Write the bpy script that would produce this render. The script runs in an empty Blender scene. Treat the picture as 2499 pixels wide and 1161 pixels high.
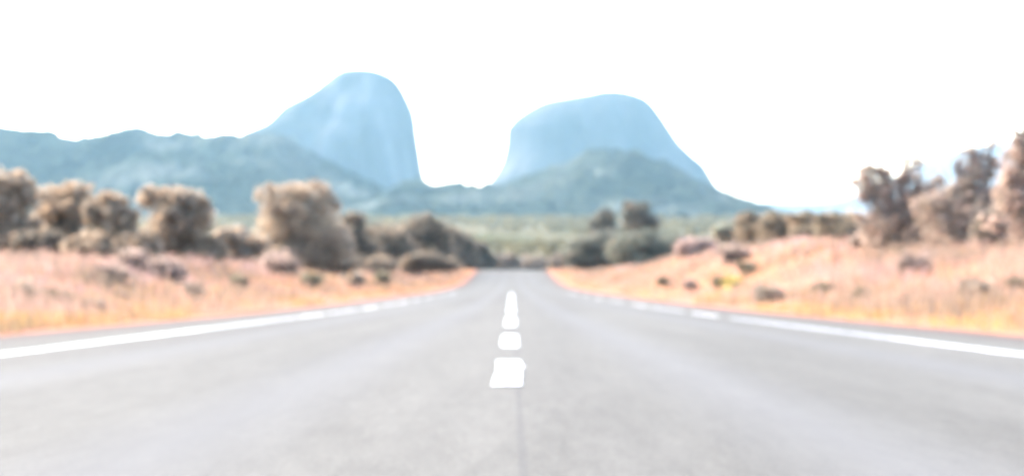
import bpy, math, random
import numpy as np
from mathutils import Vector

# ------------------------------------------------------------------ camera
scene = bpy.context.scene
col = scene.collection
EYE = 0.44
FPX = 3500.0                      # focal length in pixels of the 2499 px wide photograph
PITCH = math.atan(60.5 / FPX)     # camera looks slightly down
cam_d = bpy.data.cameras.new('camera')
cam = bpy.data.objects.new('camera', cam_d)
col.objects.link(cam)
cam.location = (0, 0, EYE)
cam.rotation_euler = (math.pi / 2 - PITCH, 0, 0)
cam_d.sensor_width = 36.0
cam_d.lens = 36.0 * FPX / 2499.0
cam_d.clip_start = 0.05
cam_d.clip_end = 40000
cam_d.dof.use_dof = True          # focused right in front of the lens: the whole view is soft
cam_d.dof.focus_distance = 1.6
cam_d.dof.aperture_fstop = cam_d.lens / 1000 / 0.0105
scene.camera = cam

# ------------------------------------------------------------------ sky, sun, exposure
SUN_AZ = math.radians(-58)        # from straight ahead, to the left
SUN_EL = math.radians(40)
world = bpy.data.worlds.new('World')
scene.world = world
world.use_nodes = True
wn = world.node_tree
sky = wn.nodes.new('ShaderNodeTexSky')
sky.sky_type = 'NISHITA'
sky.sun_disc = False
sky.sun_elevation = SUN_EL
sky.sun_rotation = SUN_AZ
sky.air_density = 1.0
sky.dust_density = 3.0
sky.ozone_density = 1.0
bg = wn.nodes['Background']
bg.inputs['Strength'].default_value = 0.15
wn.links.new(sky.outputs['Color'], bg.inputs['Color'])
sun_d = bpy.data.lights.new('sun', 'SUN')
sun_d.energy = 1.2
sun_d.angle = math.radians(12)
sun_d.color = (1.0, 0.93, 0.84)
sun = bpy.data.objects.new('sun', sun_d)
col.objects.link(sun)
s_dir = Vector((math.sin(SUN_AZ) * math.cos(SUN_EL), math.cos(SUN_AZ) * math.cos(SUN_EL), math.sin(SUN_EL)))
sun.rotation_euler = (-s_dir).to_track_quat('-Z', 'Y').to_euler()

vs = scene.view_settings
vs.view_transform = 'Standard'
vs.look = 'None'
vs.gamma = 1.0
vs.use_curve_mapping = False
vs.exposure = 3.95
scene.cycles.use_denoising = True
scene.cycles.max_bounces = 8
scene.cycles.diffuse_bounces = 4
scene.cycles.transmission_bounces = 4
scene.cycles.volume_bounces = 1
scene.cycles.filter_width = 2.0
HAZE_DENSITY = 0.000028
HAZE_COLOR = (0.50, 0.82, 1.0)

rng = np.random.default_rng(7)
random.seed(7)

# ------------------------------------------------------------------ helpers
def at(px, py, Y):
    """world point at depth Y (metres ahead) seen at pixel px, py of the photograph"""
    u = (px - 1249.5) / FPX
    v = (580.5 - py) / FPX
    c, s = math.cos(PITCH), math.sin(PITCH)
    dy = c + v * s
    dz = -s + v * c
    k = Y / dy
    return (u * k, Y, EYE + dz * k)

def mesh_np(name, verts, faces, mat, parent=None, smooth=False, colors=None):
    """verts (N,3), faces (M,k) all alike"""
    verts = np.asarray(verts, dtype=np.float32)
    faces = np.asarray(faces, dtype=np.int32)
    me = bpy.data.meshes.new(name)
    me.vertices.add(len(verts))
    me.vertices.foreach_set('co', verts.ravel())
    k = faces.shape[1]
    me.loops.add(faces.size)
    me.loops.foreach_set('vertex_index', faces.ravel())
    me.polygons.add(len(faces))
    me.polygons.foreach_set('loop_start', np.arange(0, faces.size, k, dtype=np.int32))
    if smooth:
        me.polygons.foreach_set('use_smooth', np.ones(len(faces), dtype=bool))
    me.update(calc_edges=True)
    if colors is not None:
        at_ = me.color_attributes.new('tint', 'FLOAT_COLOR', 'POINT')
        c4 = np.ones((len(verts), 4), dtype=np.float32)
        c4[:, :3] = colors
        at_.data.foreach_set('color', c4.ravel())
    me.materials.append(mat)
    o = bpy.data.objects.new(name, me)
    col.objects.link(o)
    if parent is not None:
        o.parent = parent
    return o

def empty(name, loc):
    o = bpy.data.objects.new(name, None)
    o.location = loc
    o.empty_display_size = 0.3
    col.objects.link(o)
    return o

def tag(o, label=None, cat=None, group=None, kind=None):
    if label: o['label'] = label
    if cat: o['category'] = cat
    if group: o['group'] = group
    if kind: o['kind'] = kind
    return o

def grid_faces(nx, ny):
    i = np.arange(nx - 1)[None, :] + nx * np.arange(ny - 1)[:, None]
    i = i.ravel()
    return np.stack([i, i + 1, i + 1 + nx, i + nx], 1)

# smooth value noise, vectorised
def _hash(ix, iy, seed):
    h = np.sin(ix * 127.1 + iy * 311.7 + seed * 74.7) * 43758.5453
    return h - np.floor(h)

def vnoise(x, y, seed=0):
    ix, iy = np.floor(x), np.floor(y)
    fx, fy = x - ix, y - iy
    fx = fx * fx * (3 - 2 * fx); fy = fy * fy * (3 - 2 * fy)
    a = _hash(ix, iy, seed); b = _hash(ix + 1, iy, seed)
    c = _hash(ix, iy + 1, seed); d = _hash(ix + 1, iy + 1, seed)
    return (a * (1 - fx) + b * fx) * (1 - fy) + (c * (1 - fx) + d * fx) * fy

def fbm(x, y, seed=0, octv=4):
    t = 0; a = 1; n = 0
    for k in range(octv):
        t = t + a * (vnoise(x * 2 ** k, y * 2 ** k, seed + 13 * k) - 0.5)
        n += a; a *= 0.5
    return t / n * 2

def sstep(t):
    t = np.clip(t, 0, 1)
    return t * t * (3 - 2 * t)

def hermite(xs, ys, q):
    """monotone-ish smooth interpolation"""
    xs = np.asarray(xs, float); ys = np.asarray(ys, float)
    d = np.diff(ys) / np.diff(xs)
    m = np.empty_like(ys)
    m[0], m[-1] = d[0], d[-1]
    m[1:-1] = np.where(d[:-1] * d[1:] > 0, 2 * d[:-1] * d[1:] / (d[:-1] + d[1:] + 1e-12), 0)
    q = np.clip(np.asarray(q, float), xs[0], xs[-1])
    i = np.clip(np.searchsorted(xs, q) - 1, 0, len(xs) - 2)
    h = xs[i + 1] - xs[i]; t = (q - xs[i]) / h
    return ((1 + 2 * t) * (1 - t) ** 2 * ys[i] + t * (1 - t) ** 2 * h * m[i]
            + t * t * (3 - 2 * t) * ys[i + 1] + t * t * (t - 1) * h * m[i + 1])

# ------------------------------------------------------------------ the lie of the land
PY = [-60, 0, 36, 66, 110, 162, 200, 225, 260, 320, 450, 700, 1200, 2000, 2500, 9000]
PZ = [3.2, 0, -1.92, -3.38, -5.42, -7.4, -8.1, -8.5, -10.2, -13.4, -15.4, -15.2, -12, -6.2, -4, -4]
def road_z(y):
    return hermite(PY, PZ, y)

RY = [-60, 0, 15, 30, 50, 80, 110, 160, 225, 320, 500]
RL = [0.2, 0.25, 0.5, 0.9, 1.3, 1.75, 1.8, 1.4, 0.7, 0.5, 0.0]
RR = [0.2, 0.25, 0.5, 1.05, 1.75, 2.75, 2.8, 1.8, 0.7, 0.5, 0.0]
def ground_z(x, y):
    x = np.asarray(x, float); y = np.asarray(y, float)
    ax = np.abs(x)
    rise = np.where(x < 0, hermite(RY, RL, y), hermite(RY, RR, y))
    t = sstep((ax - 5.4) / 10.0)
    lumps = fbm(x / 4.0, y / 4.0, 3) * 0.22 * sstep((ax - 5.6) / 3.0) * (y < 400)
    big = fbm(x / 260.0, y / 260.0, 9, 3) * 3.0 * sstep((y - 350) / 500.0)
    far_side = sstep((ax - 30) / 300) * 0.6 * (y < 400)
    z = road_z(y) - 0.05 + rise * t + lumps + big + far_side
    z = z - 0.05 * (ax < 4.9)
    return z

def gz(x, y):
    return float(ground_z(x, y))

# ------------------------------------------------------------------ materials
def new_mat(name):
    m = bpy.data.materials.new(name)
    m.use_nodes = True
    nt = m.node_tree
    return m, nt, nt.nodes['Principled BSDF']

def N(nt, t, **kw):
    n = nt.nodes.new(t)
    for k, v in kw.items():
        setattr(n, k, v)
    return n

def noise(nt, vec, scale, detail=4, rough=0.55):
    n = N(nt, 'ShaderNodeTexNoise')
    n.inputs['Scale'].default_value = scale
    n.inputs['Detail'].default_value = detail
    n.inputs['Roughness'].default_value = rough
    if vec is not None:
        nt.links.new(vec, n.inputs['Vector'])
    return n.outputs['Fac']

def ramp(nt, fac, stops):
    r = N(nt, 'ShaderNodeValToRGB')
    e = r.color_ramp.elements
    while len(e) < len(stops):
        e.new(0.5)
    for el, (p, c) in zip(e, stops):
        el.position = p
        el.color = (*c, 1) if len(c) == 3 else c
    nt.links.new(fac, r.inputs['Fac'])
    return r.outputs['Color']

def mix(nt, fac, a, b, mode='MIX'):
    m = N(nt, 'ShaderNodeMix', data_type='RGBA', blend_type=mode)
    for sock, v in ((m.inputs[0], fac), (m.inputs[6], a), (m.inputs[7], b)):
        if isinstance(v, (int, float)):
            sock.default_value = v
        elif isinstance(v, tuple):
            sock.default_value = (*v, 1)
        else:
            nt.links.new(v, sock)
    return m.outputs[2]

def mapping(nt, scale):
    tc = N(nt, 'ShaderNodeTexCoord')
    mp = N(nt, 'ShaderNodeMapping')
    mp.inputs['Scale'].default_value = scale
    nt.links.new(tc.outputs['Object'], mp.inputs['Vector'])
    return mp.outputs['Vector']

def bump(nt, h, strength, dist, bsdf):
    b = N(nt, 'ShaderNodeBump')
    b.inputs['Strength'].default_value = strength
    b.inputs['Distance'].default_value = dist
    nt.links.new(h, b.inputs['Height'])
    nt.links.new(b.outputs['Normal'], bsdf.inputs['Normal'])

def mathn(nt, op, a, b=None):
    m = N(nt, 'ShaderNodeMath', operation=op)
    for i, v in enumerate((a, b)):
        if v is None: continue
        if isinstance(v, (int, float)): m.inputs[i].default_value = v
        else: nt.links.new(v, m.inputs[i])
    return m.outputs[0]

# asphalt: old and pale, wheel tracks polished, patches along the lanes
def asphalt():
    m, nt, b = new_mat('asphalt')
    v1 = mapping(nt, (1, 1, 1))
    v2 = mapping(nt, (1.6, 0.02, 1))
    patches = noise(nt, mapping(nt, (0.5, 0.05, 1)), 1.0, 5)
    streak = noise(nt, v2, 1.0, 4)
    grain = noise(nt, v1, 90, 3, 0.7)
    mott = noise(nt, mapping(nt, (1, 0.14, 1)), 5.5, 5, 0.6)
    c = ramp(nt, patches, [(0.3, (0.0425, 0.0408, 0.0362)), (0.72, (0.0485, 0.0468, 0.0418))])
    c = mix(nt, 0.36, c, ramp(nt, streak, [(0.32, (0.36, 0.36, 0.37)), (0.7, (0.64, 0.64, 0.64))]), 'OVERLAY')
    c = mix(nt, 0.15, c, ramp(nt, mott, [(0.32, (0.28, 0.28, 0.28)), (0.68, (0.72, 0.72, 0.72))]), 'OVERLAY')
    c = mix(nt, 0.45, c, ramp(nt, grain, [(0.3, (0.2, 0.2, 0.2)), (0.7, (0.8, 0.8, 0.8))]), 'OVERLAY')
    blot = noise(nt, mapping(nt, (1, 0.13, 1)), 24, 3, 0.6)
    c = mix(nt, 0.17, c, ramp(nt, blot, [(0.35, (0.3, 0.3, 0.3)), (0.65, (0.7, 0.7, 0.7))]), 'OVERLAY')
    # polished wheel tracks at 0.95 m and 2.55 m either side of the centre line
    tc = N(nt, 'ShaderNodeTexCoord')
    sp = N(nt, 'ShaderNodeSeparateXYZ')
    nt.links.new(tc.outputs['Object'], sp.inputs[0])
    ax = mathn(nt, 'ABSOLUTE', sp.outputs[0])
    d = mathn(nt, 'ABSOLUTE', mathn(nt, 'SUBTRACT', mathn(nt, 'ABSOLUTE', mathn(nt, 'SUBTRACT', ax, 1.75)), 0.8))
    w = mathn(nt, 'SUBTRACT', 1.0, mathn(nt, 'DIVIDE', d, 0.42))
    w = mathn(nt, 'MULTIPLY', mathn(nt, 'MAXIMUM', w, 0.0), 0.55)
    c = mix(nt, w, c, (0.0546, 0.0541, 0.0533))
    # lane joint beside the centre line: bitumen
    j = mathn(nt, 'ABSOLUTE', mathn(nt, 'SUBTRACT', sp.outputs[0], mathn(nt, 'ADD', 0.015, mathn(nt, 'MULTIPLY', streak, 0.02))))
    j = mathn(nt, 'LESS_THAN', j, 0.011)
    c = mix(nt, mathn(nt, 'MULTIPLY', j, 0.4), c, (0.033, 0.032, 0.031))
    # dust on the shoulder
    sh = mathn(nt, 'MULTIPLY', mathn(nt, 'SUBTRACT', mathn(nt, 'ADD', ax, mathn(nt, 'MULTIPLY', patches, 1.2)), 4.9), 1.2)
    sh = mathn(nt, 'MINIMUM', mathn(nt, 'MAXIMUM', sh, 0.0), 0.75)
    c = mix(nt, sh, c, (0.0345, 0.0285, 0.0252))
    nt.links.new(c, b.inputs['Base Color'])
    b.inputs['Roughness'].default_value = 0.95
    b.inputs['Specular IOR Level'].default_value = 0.02
    bump(nt, grain, 0.3, 0.006, b)
    return m

def paint():
    m, nt, b = new_mat('road_paint')
    v = mapping(nt, (1, 1, 1))
    n1 = noise(nt, v, 9, 6, 0.7)
    c = ramp(nt, n1, [(0.36, (0.1336, 0.1307, 0.1248)), (0.52, (0.2376, 0.2376, 0.2316))])
    nt.links.new(c, b.inputs['Base Color'])
    b.inputs['Roughness'].default_value = 0.6
    return m

def edge_paint():
    m, nt, b = new_mat('dusty_road_paint')
    n1 = noise(nt, mapping(nt, (1, 0.3, 1)), 6, 6, 0.7)
    nt.links.new(ramp(nt, n1, [(0.36, (0.12, 0.118, 0.112)), (0.55, (0.22, 0.22, 0.213))]), b.inputs['Base Color'])
    b.inputs['Roughness'].default_value = 0.8
    return m

def worn_paint():
    m, nt, b = new_mat('worn_road_paint')
    v = mapping(nt, (1, 0.35, 1))
    n1 = noise(nt, v, 7, 6, 0.7)
    c = ramp(nt, n1, [(0.38, (0.065, 0.064, 0.063)), (0.6, (0.1250, 0.1233, 0.1198))])
    nt.links.new(c, b.inputs['Base Color'])
    b.inputs['Roughness'].default_value = 0.7
    return m

def soil():
    m, nt, b = new_mat('soil')
    v = mapping(nt, (1, 1, 1))
    a = noise(nt, v, 0.22, 5)
    c1 = ramp(nt, a, [(0.35, (0.1478, 0.0670, 0.0386)), (0.5, (0.1540, 0.0744, 0.0504)), (0.66, (0.1663, 0.0818, 0.0644))])
    f = noise(nt, v, 6, 5, 0.65)
    c1 = mix(nt, 0.35, c1, ramp(nt, f, [(0.3, (0.25, 0.25, 0.25)), (0.7, (0.75, 0.75, 0.75))]), 'OVERLAY')
    # the valley plain: dry yellow-green grassland
    g = noise(nt, mapping(nt, (1, 0.4, 1)), 0.008, 6, 0.6)
    c2 = ramp(nt, g, [(0.38, (0.026, 0.030, 0.016)), (0.5, (0.044, 0.040, 0.025)), (0.62, (0.058, 0.050, 0.033))])
    tc = N(nt, 'ShaderNodeTexCoord')
    sp = N(nt, 'ShaderNodeSeparateXYZ')
    nt.links.new(tc.outputs['Object'], sp.inputs[0])
    far = N(nt, 'ShaderNodeMapRange')
    nt.links.new(sp.outputs[1], far.inputs['Value'])
    far.inputs['From Min'].default_value = 230
    far.inputs['From Max'].default_value = 380
    # darker brown strip along the asphalt edge
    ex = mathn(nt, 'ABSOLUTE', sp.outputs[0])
    edge_f = mathn(nt, 'SUBTRACT', 5.75, mathn(nt, 'ADD', ex, mathn(nt, 'MULTIPLY', mathn(nt, 'SUBTRACT', f, 0.5), 0.8)))
    edge_f = mathn(nt, 'MINIMUM', mathn(nt, 'MAXIMUM', mathn(nt, 'MULTIPLY', edge_f, 2.2), 0.0), 0.9)
    c1 = mix(nt, edge_f, c1, (0.062, 0.045, 0.036))
    c = mix(nt, far.outputs['Result'], c1, c2)
    nt.links.new(c, b.inputs['Base Color'])
    b.inputs['Roughness'].default_value = 0.95
    b.inputs['Specular IOR Level'].default_value = 0.0
    bump(nt, f, 0.6, 0.05, b)
    return m

def foliage(name, tint_mul=1.0, trans=0.3):
    m = bpy.data.materials.new(name)
    m.use_nodes = True
    nt = m.node_tree
    nt.nodes.clear()
    out = N(nt, 'ShaderNodeOutputMaterial')
    at_ = N(nt, 'ShaderNodeAttribute', attribute_name='tint')
    df = N(nt, 'ShaderNodeBsdfDiffuse')
    tr = N(nt, 'ShaderNodeBsdfTranslucent')
    mx = N(nt, 'ShaderNodeMixShader')
    mx.inputs[0].default_value = trans
    nt.links.new(at_.outputs['Color'], df.inputs['Color'])
    nt.links.new(at_.outputs['Color'], tr.inputs['Color'])
    nt.links.new(df.outputs[0], mx.inputs[1])
    nt.links.new(tr.outputs[0], mx.inputs[2])
    nt.links.new(mx.outputs[0], out.inputs['Surface'])
    return m

def bark():
    m, nt, b = new_mat('bark')
    f = noise(nt, mapping(nt, (6, 6, 1.5)), 3, 5)
    nt.links.new(ramp(nt, f, [(0.3, (0.07, 0.055, 0.045)), (0.7, (0.16, 0.13, 0.105))]), b.inputs['Base Color'])
    b.inputs['Roughness'].default_value = 0.9
    bump(nt, f, 0.5, 0.02, b)
    return m

def rock(name, seed):
    m, nt, b = new_mat(name)
    v = mapping(nt, (1, 1, 0.32))
    a = noise(nt, v, 0.0075, 6, 0.6)
    st = noise(nt, mapping(nt, (1, 1, 0.12)), 0.02, 5, 0.6)
    c = ramp(nt, a, [(0.38, (0.012, 0.0145, 0.0145)), (0.52, (0.022, 0.0235, 0.024)), (0.66, (0.046, 0.045, 0.0455))])
    c = mix(nt, 0.5, c, ramp(nt, st, [(0.3, (0.3, 0.3, 0.3)), (0.7, (0.68, 0.68, 0.68))]), 'OVERLAY')
    nt.links.new(c, b.inputs['Base Color'])
    b.inputs['Roughness'].default_value = 0.9
    b.inputs['Specular IOR Level'].default_value = 0.0
    bump(nt, st, 0.5, 8.0, b)
    return m

def wooded(name):
    m, nt, b = new_mat(name)
    v = mapping(nt, (1, 1, 1))
    a = noise(nt, v, 0.006, 6, 0.62)
    f = noise(nt, v, 0.05, 5, 0.7)
    c = ramp(nt, a, [(0.36, (0.0085, 0.0130, 0.0105)), (0.5, (0.0160, 0.0205, 0.0165)), (0.64, (0.042, 0.044, 0.038))])
    c = mix(nt, 0.55, c, ramp(nt, f, [(0.36, (0.08, 0.1, 0.1)), (0.64, (0.85, 0.85, 0.8))]), 'OVERLAY')
    nt.links.new(c, b.inputs['Base Color'])
    b.inputs['Roughness'].default_value = 0.95
    b.inputs['Specular IOR Level'].default_value = 0.0
    bump(nt, f, 1.0, 14.0, b)
    return m

M_EDGE = edge_paint()
M_ASPHALT, M_PAINT, M_WORN, M_SOIL, M_BARK = asphalt(), paint(), worn_paint(), soil(), bark()
M_LEAF = foliage('leaves', trans=0.6)
M_GRASS = foliage('grass_blades', trans=0.35)
M_ROCK = rock('granite', 1)
M_WOOD = wooded('wooded_slope')
M_PALE, _nt, _b = new_mat('pale_hazed_slope')  # far hill: paleness of distance haze put into the slope's colour
_nt.links.new(ramp(_nt, noise(_nt, mapping(_nt, (1, 1, 0.4)), 0.004, 5), [(0.35, (0.024, 0.027, 0.027)), (0.65, (0.04, 0.04, 0.039))]), _b.inputs['Base Color'])
_b.inputs['Roughness'].default_value = 1.0
_b.inputs['Specular IOR Level'].default_value = 0.0

# ------------------------------------------------------------------ ground sheet
gx = np.concatenate([-np.geomspace(6000, 60, 34), np.linspace(-58, -24, 24), np.linspace(-23, -4.6, 62),
                     np.linspace(-4, 4, 7), np.linspace(4.6, 23, 62), np.linspace(24, 58, 24), np.geomspace(60, 6000, 34)])
gy = np.concatenate([np.linspace(-60, 4, 20), np.linspace(5, 60, 170), np.linspace(60.5, 330, 260), np.linspace(335, 900, 80), np.geomspace(915, 8500, 60)])
X, Y = np.meshgrid(gx, gy)
Z = ground_z(X, Y)
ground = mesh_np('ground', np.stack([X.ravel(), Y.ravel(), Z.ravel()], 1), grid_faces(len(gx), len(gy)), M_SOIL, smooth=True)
tag(ground, 'red-orange earth of the verges running out into a dry plain', kind='structure')

# ------------------------------------------------------------------ road, edge worn ragged
ry = np.concatenate([np.linspace(-40, 2, 30), np.linspace(2.2, 60, 300), np.linspace(60.5, 330, 300)])
rx = np.concatenate([[-1.05, -1.0], np.linspace(-0.97, 0.97, 33), [1.0, 1.05]])
V = []
for y_ in ry:
    wl = 5.15 + 0.16 * fbm(np.array([y_ / 2.3]), np.array([0.3]), 4)[0]
    wr = 5.05 + 0.16 * fbm(np.array([y_ / 2.3]), np.array([7.3]), 5)[0]
    zc = float(road_z(y_))
    for u in rx:
        x_ = u * (wl if u < 0 else wr)
        z_ = zc - 0.010 * abs(x_) + 0.02
        if abs(u) > 1.01: z_ -= 0.14
        V.append((x_, y_, z_))
V = np.array(V)
road = mesh_np('road', V, grid_faces(len(rx), len(ry)), M_ASPHALT, smooth=True)
tag(road, 'old pale grey asphalt road running downhill to the mountains', kind='structure')

def strip(name, x0, x1, y0, y1, mat, parent, n=None, ragged=0.012, seed=0):
    n = n or max(4, int((y1 - y0) * 4))
    ys = np.linspace(y0, y1, n)
    r = np.random.default_rng(seed + int(abs(y0) * 10))
    xs = np.linspace(x0, x1, 3)
    vv = []
    for i, yy in enumerate(ys):
        for k, xx in enumerate(xs):
            jx = r.normal(0, ragged) * (k != 1)
            jy = r.normal(0, ragged) if i in (0, n - 1) else 0
            px_ = xx + jx
            vv.append((px_, yy + jy, float(road_z(yy)) - 0.010 * abs(px_) + 0.026))
    return mesh_np(name, vv, grid_faces(3, n), mat, parent, smooth=True)

# centre line: short dashes, unevenly laid as in the picture
for y0, y1 in ((1.4, 3.12), (6.27, 8.45), (10.6, 13.3), (16.9, 22.3), (26.2, 35), (38, 48), (51, 62), (65, 77)):
    strip('lane_dash', -0.084, 0.048, y0, y1, M_PAINT, road, ragged=0.006)
# edge lines, broken where the paint has worn off
for y0, y1, m_ in ((-30, 17, M_EDGE), (17.1, 24, M_WORN), (24.3, 27.5, M_EDGE), (28, 33.5, M_WORN), (34.5, 38.5, M_EDGE), (40, 44.5, M_WORN), (45.5, 49.5, M_EDGE), (52, 57, M_WORN), (60, 65, M_EDGE), (70, 76, M_WORN), (80, 92, M_WORN)):
    strip('edge_line', -3.68, -3.53, y0, y1, m_, road, ragged=0.008)
for y0, y1, m_ in ((-30, 13.5, M_EDGE), (13.6, 23.5, M_WORN), (25.0, 28.5, M_EDGE), (30, 37, M_WORN), (38, 43, M_EDGE), (46, 53, M_WORN), (57, 61, M_EDGE), (67, 72, M_WORN), (78, 90, M_WORN)):
    strip('edge_line', 3.52, 3.66, y0, y1, m_, road, ragged=0.008)

# ------------------------------------------------------------------ mountains and hills
def loft(name, sil_l, sil_r, Yd, base_py, depth_ratio, amp, seed, label):
    """rock dome from its left and right outline, as a stack of rounded rings with real depth"""
    lx = [p[0] for p in sil_l]; ly = [p[1] for p in sil_l]     # from the top down
    rx_ = [p[0] for p in sil_r]; ry_ = [p[1] for p in sil_r]
    top = ly[0]
    nz, na = 110, 200
    t = np.linspace(0, 1, nz) ** 1.25
    pys = top + 1.0 + (base_py - top - 1.0) * t
    L = hermite(ly, lx, pys) - 6; R = hermite(ry_, rx_, pys) + 5
    pys = pys - 7 * (1 - t)
    k = Yd / FPX
    verts = []
    ang = np.linspace(0, 2 * np.pi, na, endpoint=False)
    for i in range(nz):
        xc = (L[i] + R[i]) / 2; hw = (R[i] - L[i]) / 2
        z = at(xc, pys[i], Yd)[2]
        cx = (xc - 1249.5) * k; hw = hw * k
        ca, sa = np.cos(ang), np.sin(ang)
        p = 2.5
        rr = (np.abs(ca) ** p + np.abs(sa) ** p) ** (-1 / p)
        wob = ca * 1.6 + z / 300.0; fl = fbm(ca * 2.1 + 5 + sa * 0.7, wob + sa * 1.9, seed, 5) * amp * hw * 0.42
        # keep the outline seen from the road, let the faces swell and hollow
        face = np.abs(sa) ** 0.7
        xx = cx + ca * rr * hw * (1 - 0.02 * face) + ca * fl * 0.10
        yy = Yd + sa * rr * hw * depth_ratio + sa * fl
        verts.append(np.stack([xx, yy, np.full(na, z)], 1))
    verts = np.concatenate(verts)
    faces = []
    for i in range(nz - 1):
        a = np.arange(na); b_ = (a + 1) % na
        faces.append(np.stack([i * na + a, (i + 1) * na + a, (i + 1) * na + b_, i * na + b_], 1))
    faces = np.concatenate(faces)
    # cap as quads fanned to a top vertex pair (degenerate-free: small inner ring)
    inner = verts[:na].copy()
    c = inner.mean(0)
    inner = c + (inner - c) * 0.02
    inner[:, 2] += 1.5
    n0 = len(verts)
    verts = np.concatenate([verts, inner])
    a = np.arange(na); b_ = (a + 1) % na
    faces = np.concatenate([faces, np.stack([n0 + a, a, b_, n0 + b_], 1)])
    o = mesh_np(name, verts, faces, M_ROCK, smooth=True)
    return tag(o, label, kind='structure')

loft('mountain',
     [(868, 174), (845, 177), (832, 183), (800, 207), (762, 236), (702, 268), (662, 306), (600, 334), (560, 360), (500, 430), (460, 560)],
     [(888, 174), (908, 177), (945, 190), (967, 207), (991, 246), (1009, 292), (1015, 345), (1022, 400), (1027, 430), (1040, 470), (1060, 560)],
     3700, 552, 0.85, 0.34, 2, 'tall blue-grey granite dome with a long left shoulder, left of the gap')
loft('mountain',
     [(1480, 227), (1440, 236), (1380, 246), (1332, 256), (1290, 278), (1258, 302), (1244, 322), (1241, 360), (1231, 400), (1216, 427), (1197, 453), (1180, 500), (1170, 560)],
     [(1500, 227), (1530, 232), (1574, 250), (1592, 268), (1612, 294), (1632, 324), (1652, 352), (1682, 382), (1712, 408), (1728, 434), (1744, 458), (1786, 482), (1836, 500), (1872, 525), (1890, 560)],
     3900, 552, 0.8, 0.30, 5, 'broad flat-topped blue-grey granite dome right of the gap')

def ridge(name, sil, Yd, base_z, w_front, w_back, seed, label, gully=0.25, canopy=11.0, nx=420, ny=130, mat=None):
    """wooded hill from its skyline, falling away in front and behind"""
    k = Yd / FPX
    pxs = np.linspace(sil[0][0], sil[-1][0], nx)
    tops = hermite([p[0] for p in sil], [p[1] for p in sil], pxs)
    xs = (pxs - 1249.5) * k
    H = np.array([at(0, p - 5, Yd)[2] for p in tops])
    vv = np.concatenate([np.linspace(-1, 0, ny * 3 // 4), np.linspace(0, 1, ny // 4 + 1)[1:]])
    Xg, Vg = np.meshgrid(xs, vv)
    Hg = np.broadcast_to(H, Xg.shape)
    tt = np.abs(Vg)
    prof = np.where(Vg < 0, 1 - sstep(tt) * (0.85 + 0.15 * tt), 1 - sstep(tt))
    prof = np.clip(prof, 0, 1)
    gul = fbm(Xg / 130.0 + 3 * fbm(Xg / 300, Vg * 2, seed + 7, 2), Vg * 1.6, seed, 4)
    Zg = base_z + (Hg - base_z) * prof * (1 - gully * (tt * (1 - tt) * 4) * (0.5 + gul * 0.9))
    Yg = Yd + np.where(Vg < 0, Vg * w_front, Vg * w_back) + fbm(Xg / 160, Vg * 3, seed + 3) * 40 * tt
    can = fbm(Xg / 20.0, Yg / 20.0, seed + 20, 3)
    Zg = Zg + can * canopy * np.clip((Hg - base_z) / 40, 0, 1)
    o = mesh_np(name, np.stack([Xg.ravel(), Yg.ravel(), Zg.ravel()], 1), grid_faces(nx, Xg.shape[0]), mat or M_WOOD, smooth=True)
    return tag(o, label, kind='structure')

ridge('hill', [(-420, 330), (-250, 300), (-120, 318), (0, 306), (30, 312), (62, 322), (105, 322), (132, 327), (152, 341), (190, 344), (225, 342), (262, 334), (302, 329),
               (322, 320), (345, 318), (366, 322), (386, 333), (440, 328), (470, 330), (490, 333), (508, 341), (545, 334), (568, 332), (592, 338), (630, 336), (682, 334), (712, 345), (745, 366),
               (800, 400), (870, 436), (930, 463), (1000, 492), (1080, 515), (1150, 530)],
      2500, -6, 620, 500, 11, 'long blue-green wooded hill rising behind the left roadside trees', nx=560)
ridge('hill', [(800, 528), (860, 508), (905, 488), (960, 466), (1000, 451), (1030, 450), (1062, 459), (1085, 456), (1112, 450), (1142, 456), (1190, 457), (1232, 455), (1272, 441), (1340, 420),
               (1388, 396), (1415, 380), (1442, 371), (1500, 369), (1530, 372), (1562, 381), (1622, 405), (1690, 440), (1750, 474), (1790, 486), (1815, 492), (1860, 512), (1900, 526)],
      2250, -6, 420, 400, 31, 'low blue-green wooded hill in front of the broad dome', nx=520)
ridge('hill', [(1700, 520), (1850, 500), (1960, 502), (2060, 490), (2110, 472), (2170, 448), (2240, 412), (2300, 386), (2345, 372), (2400, 360), (2480, 350), (2560, 360), (2700, 400), (2900, 500)],
      7000, -6, 900, 600, 51, 'pale distant hill barely showing behind the right roadside trees', nx=300, mat=M_PALE)

# ------------------------------------------------------------------ far wooded plain (a mass nobody could count)
def leaf_quads(centres, size, tints, rnd, aspect=0.7):
    n = len(centres)
    a = rnd.normal(size=(n, 3)); a /= np.linalg.norm(a, axis=1)[:, None]
    b = rnd.normal(size=(n, 3)); b -= a * (a * b).sum(1)[:, None]; b /= np.linalg.norm(b, axis=1)[:, None]
    s = (size * rnd.uniform(0.6, 1.35, n))[:, None] if np.isscalar(size) else (size * rnd.uniform(0.6, 1.35, n))[:, None]
    v = np.stack([centres - a * s, centres + b * s * aspect, centres + a * s, centres - b * s * aspect], 1).reshape(-1, 3)
    f = np.arange(4 * n).reshape(n, 4)
    return v, f, np.repeat(tints, 4, axis=0)

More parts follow.
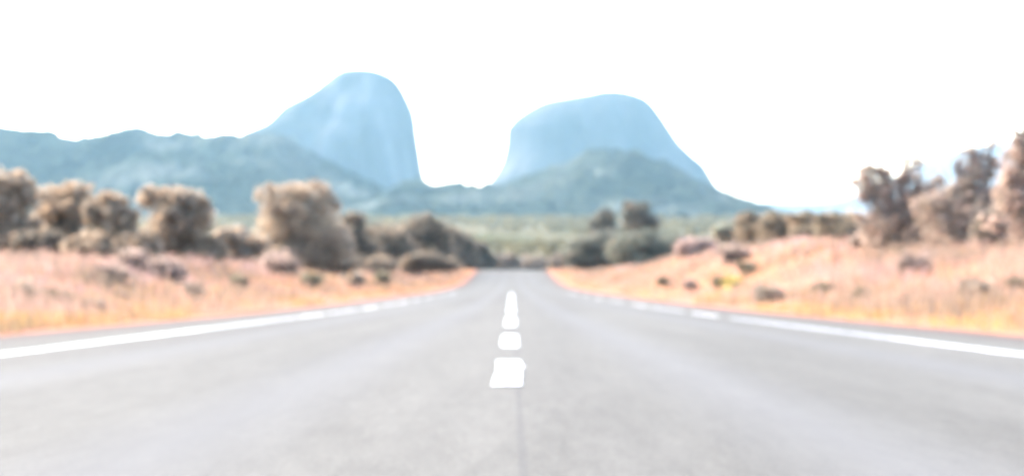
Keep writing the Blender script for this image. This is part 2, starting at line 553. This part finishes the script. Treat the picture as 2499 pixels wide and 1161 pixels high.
def far_wood():
    P, S, T = [], [], []
    r = np.random.default_rng(41)
    for (ya, yb, cnt, per) in ((420, 900, 1500, 60), (900, 2100, 3200, 30)):
        yy = np.sqrt(r.uniform(ya ** 2, yb ** 2, cnt))
        xx = yy * r.uniform(-0.42, 0.42, cnt)
        keep = fbm(xx / 90, yy / 170, 77, 3) > -0.18
        keep &= (np.abs(xx) > 12) | (yy > 520)
        xx, yy = xx[keep], yy[keep]
        zz = ground_z(xx, yy)
        for x_, y_, z_ in zip(xx, yy, zz):
            h = r.uniform(1.8, 4.5) * (1 + 0.5 * (y_ > 900)); w = h * r.uniform(0.5, 0.9)
            d = r.normal(size=(per, 3)); d /= np.linalg.norm(d, axis=1)[:, None]
            d *= r.uniform(0.45, 1, (per, 1)) ** 0.5
            c = np.array([x_, y_, z_ + h * 0.52]) + d * np.array([w, w, h * 0.5])
            P.append(c); S.append(np.full(per, 0.2 * h if per > 50 else 0.26 * h))
            base = np.array([0.058, 0.055, 0.036]) * r.uniform(0.75, 1.3) + r.uniform(0, 0.035) * np.array([1.2, 0.8, 0.2])
            T.append(np.clip(base * r.uniform(0.8, 1.2, (per, 1)), 0, 1))
    v, f, t = leaf_quads(np.concatenate(P), np.concatenate(S), np.concatenate(T), r)
    o = mesh_np('far_woodland', v, f, M_LEAF, colors=t)
    tag(o, 'scattered dark green woodland across the yellow plain below the hills', 'woodland', kind='stuff')
far_wood()

# ------------------------------------------------------------------ trees
def tube_chain(pts, radii, seg=7):
    pts = [Vector(p) for p in pts]
    V_, F_ = [], []
    for i, p in enumerate(pts):
        d = (pts[min(i + 1, len(pts) - 1)] - pts[max(i - 1, 0)]).normalized()
        u = d.orthogonal().normalized(); w = d.cross(u)
        for k in range(seg):
            a = 2 * math.pi * k / seg
            V_.append(p + (u * math.cos(a) + w * math.sin(a)) * radii[i])
    for i in range(len(pts) - 1):
        for k in range(seg):
            k2 = (k + 1) % seg
            F_.append((i * seg + k, i * seg + k2, (i + 1) * seg + k2, (i + 1) * seg + k))
    return V_, F_

DARK = (0.205, 0.165, 0.122)
FARDARK = (0.100, 0.084, 0.064)
TAN = (0.225, 0.160, 0.105)
OLIVE = (0.1725, 0.1770, 0.1350)
PINK = (0.27, 0.19, 0.155)

def tree(name, label, cat, group, Yd, base_px, lobes, leaf=0.075, n=6500, base=DARK, tip=TAN, tip_amt=0.55, seed=1, clump=0.24, stems=1, bulk_share=0.72, tuft=0.8):
    """lobes: (px, py, half width px, half height px[, depth shift m]) of the crown's masses, turned into ellipsoids at depth Yd"""
    r = np.random.default_rng(seed)
    k = Yd / FPX
    bx = (base_px - 1249.5) * k
    bz = gz(bx, Yd)
    root = empty(name, (bx, Yd, bz))
    tag(root, label, cat, group)
    ell = []
    for L in lobes:
        c = np.array(at(L[0], L[1], Yd)) - np.array([bx, Yd, bz])
        dy = L[4] if len(L) > 4 else r.uniform(-0.3, 0.3) * L[2] * k
        c[1] += dy
        R0 = np.array([L[2] * k, L[2] * k * 0.85, L[3] * k])
        ell.append((c, R0 * 0.95))
        for _ in range(5):                       # smaller tufts that break the outline
            d = r.normal(size=3); d[2] = abs(d[2]) * 0.8 + 0.1; d /= np.linalg.norm(d)
            ell.append((c + d * R0 * r.uniform(0.75, 0.98), R0 * r.uniform(0.2, 0.4)))
    main = ell[::6]
    vol = np.array([e[1].prod() ** tuft for e in ell])
    share = vol / vol.sum()
    C_, T_ = [], []
    for (c, rad), sh in zip(ell, share):
        m = int(n * (1.1 if Yd > 120 else 0.6) * sh)     # the far belt stands denser
        ncl = max(3, int(m / 26))
        d = r.normal(size=(ncl, 3)); d /= np.linalg.norm(d, axis=1)[:, None]
        rr = r.uniform(0.25, 1.0, (ncl, 1)) ** 0.45
        cc = c + d * rr * rad * 0.9
        idx = r.integers(0, ncl, m)
        cl_r = clump * rad.mean() * r.uniform(0.6, 1.5, ncl)
        p = cc[idx] + r.normal(size=(m, 3)) * cl_r[idx][:, None] * 0.72
        bulk = r.uniform(size=m) < bulk_share           # half the leaves fill the mass evenly
        db = r.normal(size=(m, 3)); db /= np.linalg.norm(db, axis=1)[:, None]
        p = np.where(bulk[:, None], c + db * (r.uniform(0, 1, (m, 1)) ** 0.42) * rad * 1.12, p)
        p[:, 2] = np.maximum(p[:, 2], 0.03)
        tone = r.uniform(0.85, 1.15, ncl)[idx][:, None]
        isdry = (r.uniform(0, 1, ncl) < tip_amt)[idx][:, None]
        t = np.where(isdry, np.array(tip), np.array(base)) * tone * r.uniform(0.8, 1.2, (m, 1))
        C_.append(p); T_.append(t)
    v, f, t = leaf_quads(np.concatenate(C_), leaf * 1.7, np.concatenate(T_), r)
    mesh_np('crown', v, f, M_LEAF, root, colors=t)
    # trunk with limbs into each lobe
    height = max(e[0][2] + e[1][2] for e in ell)
    tr = max(0.025, height * 0.022)
    V_, F_ = [], []
    def add(pts, rad_):
        a, b = tube_chain(pts, rad_)
        o0 = len(V_)
        V_.extend(a); F_.extend([tuple(i + o0 for i in q) for q in b])
    fork = Vector((0, 0, height * 0.22))
    for s_ in range(stems):
        off = Vector((r.uniform(-.12, .12), r.uniform(-.12, .12), 0)) * (stems > 1) * 2
        add([off + Vector((0, 0, -0.15)), off * 0.8 + fork * 0.5 + Vector((r.uniform(-.05, .05), 0, 0)), fork], [tr * 1.25, tr, tr * 0.8])
    for (c, rad) in main:
        e = Vector(c) + Vector((0, 0, rad[2] * 0.35))
        mid = fork.lerp(e, 0.5) + Vector((r.uniform(-.1, .1), r.uniform(-.1, .1), -0.05)) * height * 0.4
        add([fork, mid, e], [tr * 0.75, tr * 0.5, tr * 0.18])
        for _ in range(3):
            d = Vector(r.normal(size=3)).normalized()
            tipp = Vector(c) + Vector((d.x * rad[0], d.y * rad[1], abs(d.z) * rad[2])) * 0.9
            add([mid, mid.lerp(tipp, 0.55), tipp], [tr * 0.4, tr * 0.25, tr * 0.08])
    mesh_np('trunk', [tuple(q) for q in V_], F_, M_BARK, root, smooth=True)
    return root

GL = 'bushy trees on the left bank'
tree('bushy_tree', 'dark bushy tree cut by the left edge of the picture', 'tree', GL, 60, 10,
     [(20, 450, 55, 34), (50, 490, 48, 45), (0, 530, 70, 60), (55, 565, 55, 50), (20, 590, 80, 40), (-40, 480, 60, 60)], n=9000, tip_amt=0.25, seed=11)
tree('bushy_tree', 'tan-topped bushy tree, second from the left edge', 'tree', GL, 63, 160,
     [(125, 480, 36, 26), (180, 472, 42, 26), (210, 490, 22, 22), (155, 530, 66, 54), (150, 585, 75, 40), (100, 560, 40, 45)], n=8500, tip_amt=0.55, seed=12)
tree('bushy_tree', 'narrow bushy tree with a pointed top, third from the left edge', 'tree', GL, 58, 275,
     [(270, 500, 36, 30), (232, 520, 30, 34), (290, 545, 42, 46), (265, 585, 66, 38)], n=8000, tip_amt=0.45, seed=13)
tree('bushy_tree', 'flat-topped bushy tree with a small lobe on its left shoulder', 'tree', GL, 66, 430,
     [(362, 482, 30, 26), (430, 490, 50, 34), (480, 510, 38, 42), (440, 545, 78, 48), (415, 590, 80, 34), (350, 590, 40, 30)], n=10000, tip_amt=0.35, seed=14)
tree('bushy_tree', 'biggest bushy tree on the left bank, blocky crown with dark right side', 'tree', GL, 90, 735,
     [(650, 475, 32, 26), (700, 478, 46, 30), (760, 470, 50, 28), (795, 520, 40, 50), (700, 540, 72, 56), (770, 585, 70, 56), (670, 605, 66, 50), (820, 600, 50, 50), (745, 625, 100, 36)], n=17000, tip_amt=0.28, seed=16)
tree('bush', 'round brownish bush in front of the biggest left tree', 'bush', 'bushes on the left bank', 76, 560,
     [(562, 590, 52, 34), (540, 625, 40, 32), (590, 625, 50, 34), (625, 600, 30, 26)], n=6500, base=(0.1885, 0.1624, 0.1305), tip_amt=0.6, seed=15)
tree('small_tree', 'slim small dark tree at the right of the biggest left tree', 'tree', GL, 130, 862,
     [(862, 543, 30, 26), (856, 590, 46, 44), (885, 618, 50, 36)], n=5500, tip_amt=0.1, base=FARDARK, seed=17, leaf=0.1)
tree('small_tree', 'dark low round tree between the slim tree and the peaked tree', 'tree', GL, 165, 940,
     [(935, 582, 60, 36), (910, 620, 62, 42), (965, 615, 60, 42)], n=6500, tip_amt=0.08, base=FARDARK, seed=18, leaf=0.12)
tree('small_tree', 'dark peaked tree, highest of the dark clump left of the road', 'tree', GL, 190, 1030,
     [(1030, 545, 30, 26), (1012, 575, 62, 38), (1062, 575, 46, 36), (1020, 620, 90, 44)], n=8000, tip_amt=0.06, base=FARDARK, seed=19, leaf=0.13)
tree('small_tree', 'dark rounded tree sloping down on the right of the peaked one', 'tree', GL, 235, 1100,
     [(1085, 588, 50, 38), (1128, 602, 42, 36), (1100, 632, 75, 36)], n=7000, tip_amt=0.06, base=FARDARK, seed=20, leaf=0.15)
tree('small_tree', 'low dark tree beside the road crest, nearest the road on the left', 'tree', GL, 300, 1165,
     [(1155, 618, 42, 32), (1188, 636, 30, 22), (1150, 648, 60, 26)], n=6000, tip_amt=0.06, base=FARDARK, seed=21, leaf=0.18)
tree('bush', 'low dark bush under the peaked tree at the grass edge', 'bush', 'bushes on the left bank', 150, 1050,
     [(1040, 635, 45, 22), (1090, 648, 40, 14), (1010, 645, 40, 20)], n=5000, tip_amt=0.15, base=FARDARK, seed=22, leaf=0.1)

for i, (px, py, w, h, Yd, lab) in enumerate([
        (95, 590, 50, 28, 57, 'brown undergrowth bush between the dark edge tree and the second tree'),
        (215, 600, 46, 26, 55, 'brown undergrowth bush below the gap of the second and third tree'),
        (335, 598, 44, 30, 57, 'brown undergrowth bush between the narrow tree and the flat-topped tree'),
        (500, 610, 44, 30, 66, 'brown undergrowth bush at the right foot of the flat-topped tree'),
        (640, 640, 46, 26, 82, 'brown undergrowth bush at the left foot of the biggest left tree'),
        (800, 642, 60, 24, 92, 'dark brown undergrowth bush at the right foot of the biggest left tree'),
        (905, 645, 50, 22, 120, 'dark brown undergrowth bush below the low round tree')]):
    w, h = w * 1.35, h * 1.15
    tree('bush', lab, 'bush', 'bushes on the left bank', Yd, px,
         [(px - w * 0.4, py, w * 0.6, h * 0.85), (px + w * 0.35, py - h * 0.1, w * 0.6, h * 0.9), (px, py + h * 0.3, w, h * 0.7)],
         n=3500, base=(0.165, 0.13, 0.095) if 'dark' not in lab else (0.10, 0.084, 0.065), tip_amt=0.4 if 'dark' not in lab else 0.1, seed=70 + i, leaf=0.075)

GR = 'trees on the right side of the road'
tree('small_tree', 'short dark tree left of a taller twin, right of the road', 'tree', GR, 225, 1475,
     [(1475, 535, 26, 22), (1470, 570, 34, 36), (1490, 600, 40, 40)], n=6000, base=(0.094, 0.091, 0.075), tip_amt=0.05, seed=31, leaf=0.15)
tree('small_tree', 'taller dark tree with a domed top, right of the road', 'tree', GR, 222, 1560,
     [(1548, 518, 34, 24), (1562, 548, 42, 34), (1560, 595, 55, 45)], n=8000, base=(0.094, 0.091, 0.075), tip_amt=0.06, seed=32, leaf=0.15)
tree('bush', 'wide dark green bush nearest the road on the right', 'bush', 'bushes right of the road', 200, 1450,
     [(1430, 608, 42, 30), (1475, 598, 48, 36), (1460, 635, 75, 26), (1398, 630, 28, 20)], n=7000, base=(0.086, 0.086, 0.070), tip_amt=0.05, seed=33, leaf=0.13)
tree('bush', 'dark green bush behind the orange grass under the taller dark tree', 'bush', 'bushes right of the road', 190, 1570,
     [(1540, 605, 62, 42), (1610, 610, 58, 38), (1655, 592, 30, 26), (1580, 636, 80, 24)], n=8000, base=(0.088, 0.090, 0.070), tip_amt=0.08, seed=34, leaf=0.13)
tree('bush', 'dusty pinkish bush on the bank right of the dark green bushes', 'bush', 'bushes right of the road', 105, 1695,
     [(1680, 605, 34, 24), (1720, 600, 34, 20), (1690, 632, 40, 22)], n=5500, base=(0.1450, 0.1232, 0.1087), tip=PINK, tip_amt=0.6, seed=35, leaf=0.075)
tree('bush', 'low dark bush at the left end of the hedge line on the right bank', 'bush', 'hedge line on the right bank', 128, 1775,
     [(1770, 562, 34, 18), (1800, 560, 30, 18), (1785, 580, 44, 14)], n=4500, base=OLIVE, tip_amt=0.15, seed=36, leaf=0.085)
hedge = [(1850, 545, 40, 28, 'second bush of the hedge line on the right bank, counted from its left end'),
         (1915, 548, 42, 26, 'third bush of the hedge line on the right bank, counted from its left end'),
         (1985, 545, 42, 26, 'fourth bush of the hedge line on the right bank, counted from its left end'),
         (2050, 545, 44, 30, 'fifth bush of the hedge line on the right bank, beside the open-crowned tree')]
for i, (px, py, w, h, lab) in enumerate(hedge):
    tree('bush', lab, 'bush', 'hedge line on the right bank', 118 - 6 * i, px,
         [(px - 22, py, w * 0.9, h * 1.05), (px + 30, py + 2, w * 0.95, h), (px, py + 26, w * 1.5, h * 1.05)], n=8500, base=(0.105, 0.090, 0.066), tip_amt=0.3, seed=37 + i, leaf=0.085)

PL = dict(leaf=0.040, base=(0.225, 0.178, 0.138), tip=(0.31, 0.215, 0.165), bulk_share=0.3, tuft=0.7)
def sprig(*pts):
    """leafy branch: small crown masses strung along a bent line of (px, py, half width)"""
    out = []
    for (x0, y0, r0), (x1, y1, r1) in zip(pts[:-1], pts[1:]):
        m = max(2, int(math.hypot(x1 - x0, y1 - y0) / (0.9 * (r0 + r1) / 2)))
        for q in range(m):
            t = q / m
            rr = r0 + (r1 - r0) * t
            j = random.uniform(0.6, 1.25)
            out.append((x0 + (x1 - x0) * t + random.uniform(-0.55, 0.55) * rr, y0 + (y1 - y0) * t + random.uniform(-0.4, 0.4) * rr, rr * j, rr * j * random.uniform(0.7, 1.1)))
            if random.random() < 0.6:            # a side shoot
                sd = random.choice((-1, 1))
                out.append((x0 + (x1 - x0) * t + sd * rr * random.uniform(1.2, 1.9), y0 + (y1 - y0) * t - rr * random.uniform(0.0, 0.9), rr * 0.5, rr * 0.4))
    x, y, r_ = pts[-1]
    return out + [(x, y, r_, r_)]
tree('open_tree', 'open-crowned tree with a bent branch reaching up on the right bank', 'tree', GR, 54, 2190,
     sprig((2150, 560, 26), (2120, 480, 24), (2106, 436, 24), (2120, 420, 22)) + sprig((2165, 540, 26), (2158, 470, 26), (2156, 428, 25))
     + sprig((2190, 520, 28), (2194, 440, 28), (2208, 408, 20), (2238, 390, 14)) + sprig((2205, 510, 26), (2250, 452, 17))
     + sprig((2240, 530, 28), (2275, 470, 20), (2288, 436, 14)) + [(2150, 555, 52, 40), (2215, 560, 70, 46), (2185, 600, 80, 28)],
     n=19000, tip_amt=0.42, seed=51, clump=0.36, stems=3, **PL)
tree('plumed_tree', 'tree with two upright feathery plumes against the white sky', 'tree', GR, 52, 2370,
     sprig((2375, 500, 28), (2378, 430, 22), (2370, 385, 19), (2374, 352, 13)) + sprig((2430, 500, 30), (2425, 430, 24), (2428, 385, 20), (2422, 350, 14))
     + sprig((2350, 490, 22), (2342, 430, 10), (2334, 392, 7)) + sprig((2300, 520, 34), (2320, 470, 24)) + sprig((2400, 500, 30), (2455, 440, 18))
     + [(2300, 550, 66, 56), (2375, 545, 90, 62), (2445, 545, 62, 60), (2350, 600, 110, 28), (2265, 505, 48, 36), (2322, 492, 46, 38), (2395, 485, 60, 36)],
     n=26000, tip_amt=0.25, seed=52, clump=0.34, stems=3, **PL)
tree('plumed_tree', 'tall pinkish leafy tree cut by the right edge of the picture', 'tree', GR, 44, 2530,
     sprig((2505, 560, 50), (2500, 450, 40), (2492, 390, 34), (2500, 340, 24), (2502, 312, 16)) + sprig((2500, 500, 40), (2466, 440, 30)) + [(2545, 430, 60, 80), (2530, 560, 70, 50)],
     n=15000, tip_amt=0.6, seed=53, clump=0.34, stems=2, **PL)
for i, (px, py, w, h, Yd, lab) in enumerate([
        (2285, 560, 85, 56, 57, 'dense dark undergrowth bush filling the gap left of the two plumes'),
        (2450, 560, 80, 60, 49, 'dense dark undergrowth bush between the plumes and the right edge'),
        (2130, 590, 50, 36, 58, 'dense dusty undergrowth bush at the left foot of the open-crowned tree'),
        (1235, 640, 34, 20, 310, 'tiny dark bush behind the road crest, left of its middle'),
        (1300, 643, 40, 16, 325, 'tiny dark bush behind the road crest, right of its middle'),
        (1375, 636, 36, 20, 300, 'small dark bush beyond the crest, right beside the road')]):
    tree('bush', lab, 'bush', 'bushes right of the road', Yd, px,
         [(px - w * 0.4, py, w * 0.6, h * 0.85), (px + w * 0.35, py - h * 0.1, w * 0.6, h * 0.9), (px, py + h * 0.3, w, h * 0.7)],
         n=7000 if Yd < 100 else 3500, base=(0.135, 0.112, 0.088), tip=PINK, tip_amt=0.12, seed=170 + i, leaf=max(0.065, 0.0007 * Yd))

# small shrubs in the grass: (px, py of the middle, half width px, half height px, depth, label)
def ground_depth(px, py):
    """first depth at which the sight line of a pixel meets the ground"""
    ys = np.linspace(8, 260, 2500)
    p = np.array([at(px, py, 1.0)])[0]
    zs = EYE + (p[2] - EYE) * ys
    xs = p[0] * ys
    g = ground_z(xs, ys)
    hit = np.nonzero(zs <= g + 0.02)[0]
    return float(ys[hit[0]]) if len(hit) else 120.0

SH = [(1790, 688, 24, 16, 'bright yellow grass tuft on the right verge left of the dead shrub'),
      (62, 712, 42, 26, 'dark grey shrub nearest the left edge, low on the left bank'),
      (152, 724, 30, 24, 'small green-grey shrub, second from the left edge on the bank'),
      (236, 742, 26, 15, 'flat dark shrub close to the left shoulder below the pale bush'),
      (296, 722, 18, 14, 'tiny dark shrub right of the flat one on the left verge'),
      (474, 708, 22, 20, 'dark round shrub on the left verge beside the orange soil'),
      (585, 688, 20, 14, 'small brown shrub on the left verge under the round bush'),
      (760, 682, 26, 14, 'olive shrub on the left verge below the biggest tree'),
      (862, 680, 24, 18, 'dark leaning shrub on the left verge below the slim tree'),
      (934, 678, 18, 14, 'small tan-green shrub on the left verge below the low round tree'),
      (1000, 655, 26, 16, 'pinkish dry shrub on the left verge below the peaked tree'),
      (1620, 685, 16, 10, 'small green shrub on the right verge nearest the road crest'),
      (1686, 695, 16, 11, 'small grey-green shrub on the right verge below the pinkish bush'),
      (1755, 690, 14, 12, 'small olive shrub on the right verge left of the yellow grass'),
      (1876, 716, 36, 18, 'dark grey dead shrub at the right road edge'),
      (1825, 652, 26, 14, 'brown shrub half hidden in grass above the dead shrub'),
      (2010, 700, 24, 14, 'olive shrub in the middle of the right verge'),
      (2105, 715, 22, 14, 'low green-grey shrub in orange grass below the open-crowned tree'),
      (2385, 706, 44, 22, 'larger dark green shrub on the verge near the right edge'),
      (2480, 690, 24, 14, 'brownish shrub cut by the right edge of the picture'),
      (330, 640, 50, 30, 'dusty pinkish-brown bush below the flat-topped left tree'),
      (410, 660, 46, 28, 'pale pinkish bush in dry grass left of the round brown bush'),
      (270, 670, 42, 22, 'low dry bush in pink grass below the narrow left tree'),
      (680, 640, 48, 24, 'dry pinkish bush at the foot of the biggest left tree'),
      (1790, 620, 40, 22, 'dry olive bush on the right bank below the hedge line'),
      (2230, 645, 40, 26, 'dry pinkish bush at the foot of the open-crowned tree')]
for i, (px, py, w, h, lab) in enumerate(SH):
    w, h = w * 1.1, h * 1.1
    Yd = ground_depth(px, py + h)
    dark = 'dark' in lab
    dry = 'dry' in lab or 'pink' in lab or 'pale' in lab
    b_, t_, a_ = ((0.150, 0.126, 0.098), TAN, 0.25) if dark else (((0.14, 0.11, 0.088), (0.22, 0.16, 0.13), 0.5) if dry else ((0.095, 0.088, 0.06), (0.15, 0.125, 0.08), 0.4))
    if 'yellow grass tuft' in lab:
        b_, t_, a_ = (0.30, 0.25, 0.09), (0.36, 0.29, 0.10), 0.5
    yel = 'yellow grass tuft' in lab
    tree('grass_tuft' if yel else 'shrub', lab, 'grass tuft' if yel else 'shrub', None if yel else 'shrubs in the verge grass', Yd, px,
         [(px - w * 0.3, py, w * 0.62, h * 0.9), (px + w * 0.35, py + h * 0.15, w * 0.58, h * 0.8), (px, py + h * 0.3, w * 0.85, h * 0.7)],
         n=700 if w < 36 else 1500, leaf=max(0.016, 0.0009 * Yd), base=b_, tip=t_, tip_amt=a_, seed=100 + i, clump=0.5, bulk_share=0.15)

# ------------------------------------------------------------------ verge grass (uncountable)
def grass(name, label, n, lat, hgt, cols, seed, dens_noise, yr=(6.5, 240)):
    r = np.random.default_rng(seed)
    # more blades nearby, fewer with distance
    yy = np.exp(r.uniform(np.log(yr[0]), np.log(yr[1]), n))
    side = np.where(r.uniform(size=n) < 0.5, -1, 1)
    off = lat[0] + (lat[1] - lat[0]) * r.beta(lat[2], lat[3], n)
    off = off * np.clip(0.45 + yy / 60.0, 0.45, 1.6) if lat[4] else off
    xx = side * (5.15 + off + 0.25 * fbm(yy / 3.0, side * 3.0, 6, 2))
    inview = np.abs(xx) < yy * 0.40 + 3
    patch = fbm(xx / dens_noise, yy / dens_noise, seed + 2, 3)
    keep = inview & (patch + r.uniform(-0.35, 0.35, n) > lat[5])
    xx, yy, patch = xx[keep], yy[keep], patch[keep]
    n = len(xx)
    zz = ground_z(xx, yy)
    h = hgt[0] + (hgt[1] - hgt[0]) * r.uniform(0, 1, n) ** 1.4
    h *= 0.75 + 0.5 * np.clip(patch + 0.4, 0, 1)
    w = np.maximum(0.004, 0.00042 * yy) * r.uniform(0.7, 1.5, n)
    a = r.uniform(0, np.pi, n)
    lean_a = r.uniform(0, 2 * np.pi, n); lean = h * r.uniform(0.05, 0.5, n)
    dx, dy = np.cos(a) * w, np.sin(a) * w
    lx, ly = np.cos(lean_a) * lean, np.sin(lean_a) * lean
    p0 = np.stack([xx - dx, yy - dy, zz - 0.02], 1); p1 = np.stack([xx + dx, yy + dy, zz - 0.02], 1)
    p2 = np.stack([xx + dx * .8 + lx * .4, yy + dy * .8 + ly * .4, zz + h * .6], 1); p3 = np.stack([xx - dx * .8 + lx * .4, yy - dy * .8 + ly * .4, zz + h * .6], 1)
    p4 = np.stack([xx + dx * .25 + lx, yy + dy * .25 + ly, zz + h], 1); p5 = np.stack([xx - dx * .25 + lx, yy - dy * .25 + ly, zz + h], 1)
    v = np.stack([p0, p1, p2, p3, p4, p5], 1).reshape(-1, 3)
    i = np.arange(n)[:, None] * 6
    f = np.concatenate([i + np.array([[0, 1, 2, 3]]), i + np.array([[3, 2, 4, 5]])])
    cols = np.array(cols)
    tone = fbm(xx / 2.6, yy / 5.0, seed + 5, 3) * 1.7 + r.normal(0, 0.16, n)
    ci = np.clip(((tone + 0.7) / 1.4 * len(cols)).astype(int), 0, len(cols) - 1)
    t = cols[ci] * r.uniform(0.8, 1.2, (n, 1))
    o = mesh_np(name, v, f, M_GRASS, colors=np.repeat(t, 6, axis=0))
    tag(o, label, 'grass', kind='stuff')

grass('orange_grass', 'short dry orange grass along both road verges', 110000, (0.65, 9, 1.1, 1.6, True, -0.12), (0.05, 0.20),
      [(0.150, 0.108, 0.062), (0.225, 0.132, 0.066), (0.255, 0.158, 0.062), (0.255, 0.145, 0.080), (0.262, 0.150, 0.104)], 61, 1.6)
grass('pink_grass', 'tall dry pinkish grass on the banks in front of the trees', 120000, (4.0, 20, 1.2, 1.5, True, -0.05), (0.12, 0.45),
      [(0.118, 0.092, 0.068), (0.165, 0.108, 0.084), (0.225, 0.132, 0.080), (0.235, 0.142, 0.114), (0.262, 0.168, 0.142)], 62, 2.4, (14, 240))

grass('brown_weeds', 'patches of taller brown weeds standing in the verge grass', 170000, (1.2, 20, 1.3, 1.4, True, 0.10), (0.15, 0.5),
      [(0.1320, 0.0969, 0.0675), (0.1680, 0.1173, 0.0810), (0.2040, 0.1326, 0.0945), (0.2280, 0.1479, 0.1080)], 63, 3.2, (12, 240))

# ------------------------------------------------------------------ haze: the air itself
def haze():
    x0, x1, y0, y1, z0, z1 = -6500, 6500, -200, 8800, -24, 470
    v = [(x0, y0, z0), (x1, y0, z0), (x1, y1, z0), (x0, y1, z0), (x0, y0, z1), (x1, y0, z1), (x1, y1, z1), (x0, y1, z1)]
    f = [(0, 3, 2, 1), (4, 5, 6, 7), (0, 1, 5, 4), (1, 2, 6, 5), (2, 3, 7, 6), (3, 0, 4, 7)]
    m = bpy.data.materials.new('haze_air')
    m.use_nodes = True
    nt = m.node_tree
    nt.nodes.clear()
    out = N(nt, 'ShaderNodeOutputMaterial')
    pv = N(nt, 'ShaderNodeVolumePrincipled')
    pv.inputs['Color'].default_value = (*HAZE_COLOR, 1)
    pv.inputs['Density'].default_value = HAZE_DENSITY
    pv.inputs['Anisotropy'].default_value = 0.2
    nt.links.new(pv.outputs[0], out.inputs['Volume'])
    o = mesh_np('haze', v, f, m)
    tag(o, 'pale blue haze in the air over the plain', kind='stuff')
haze()
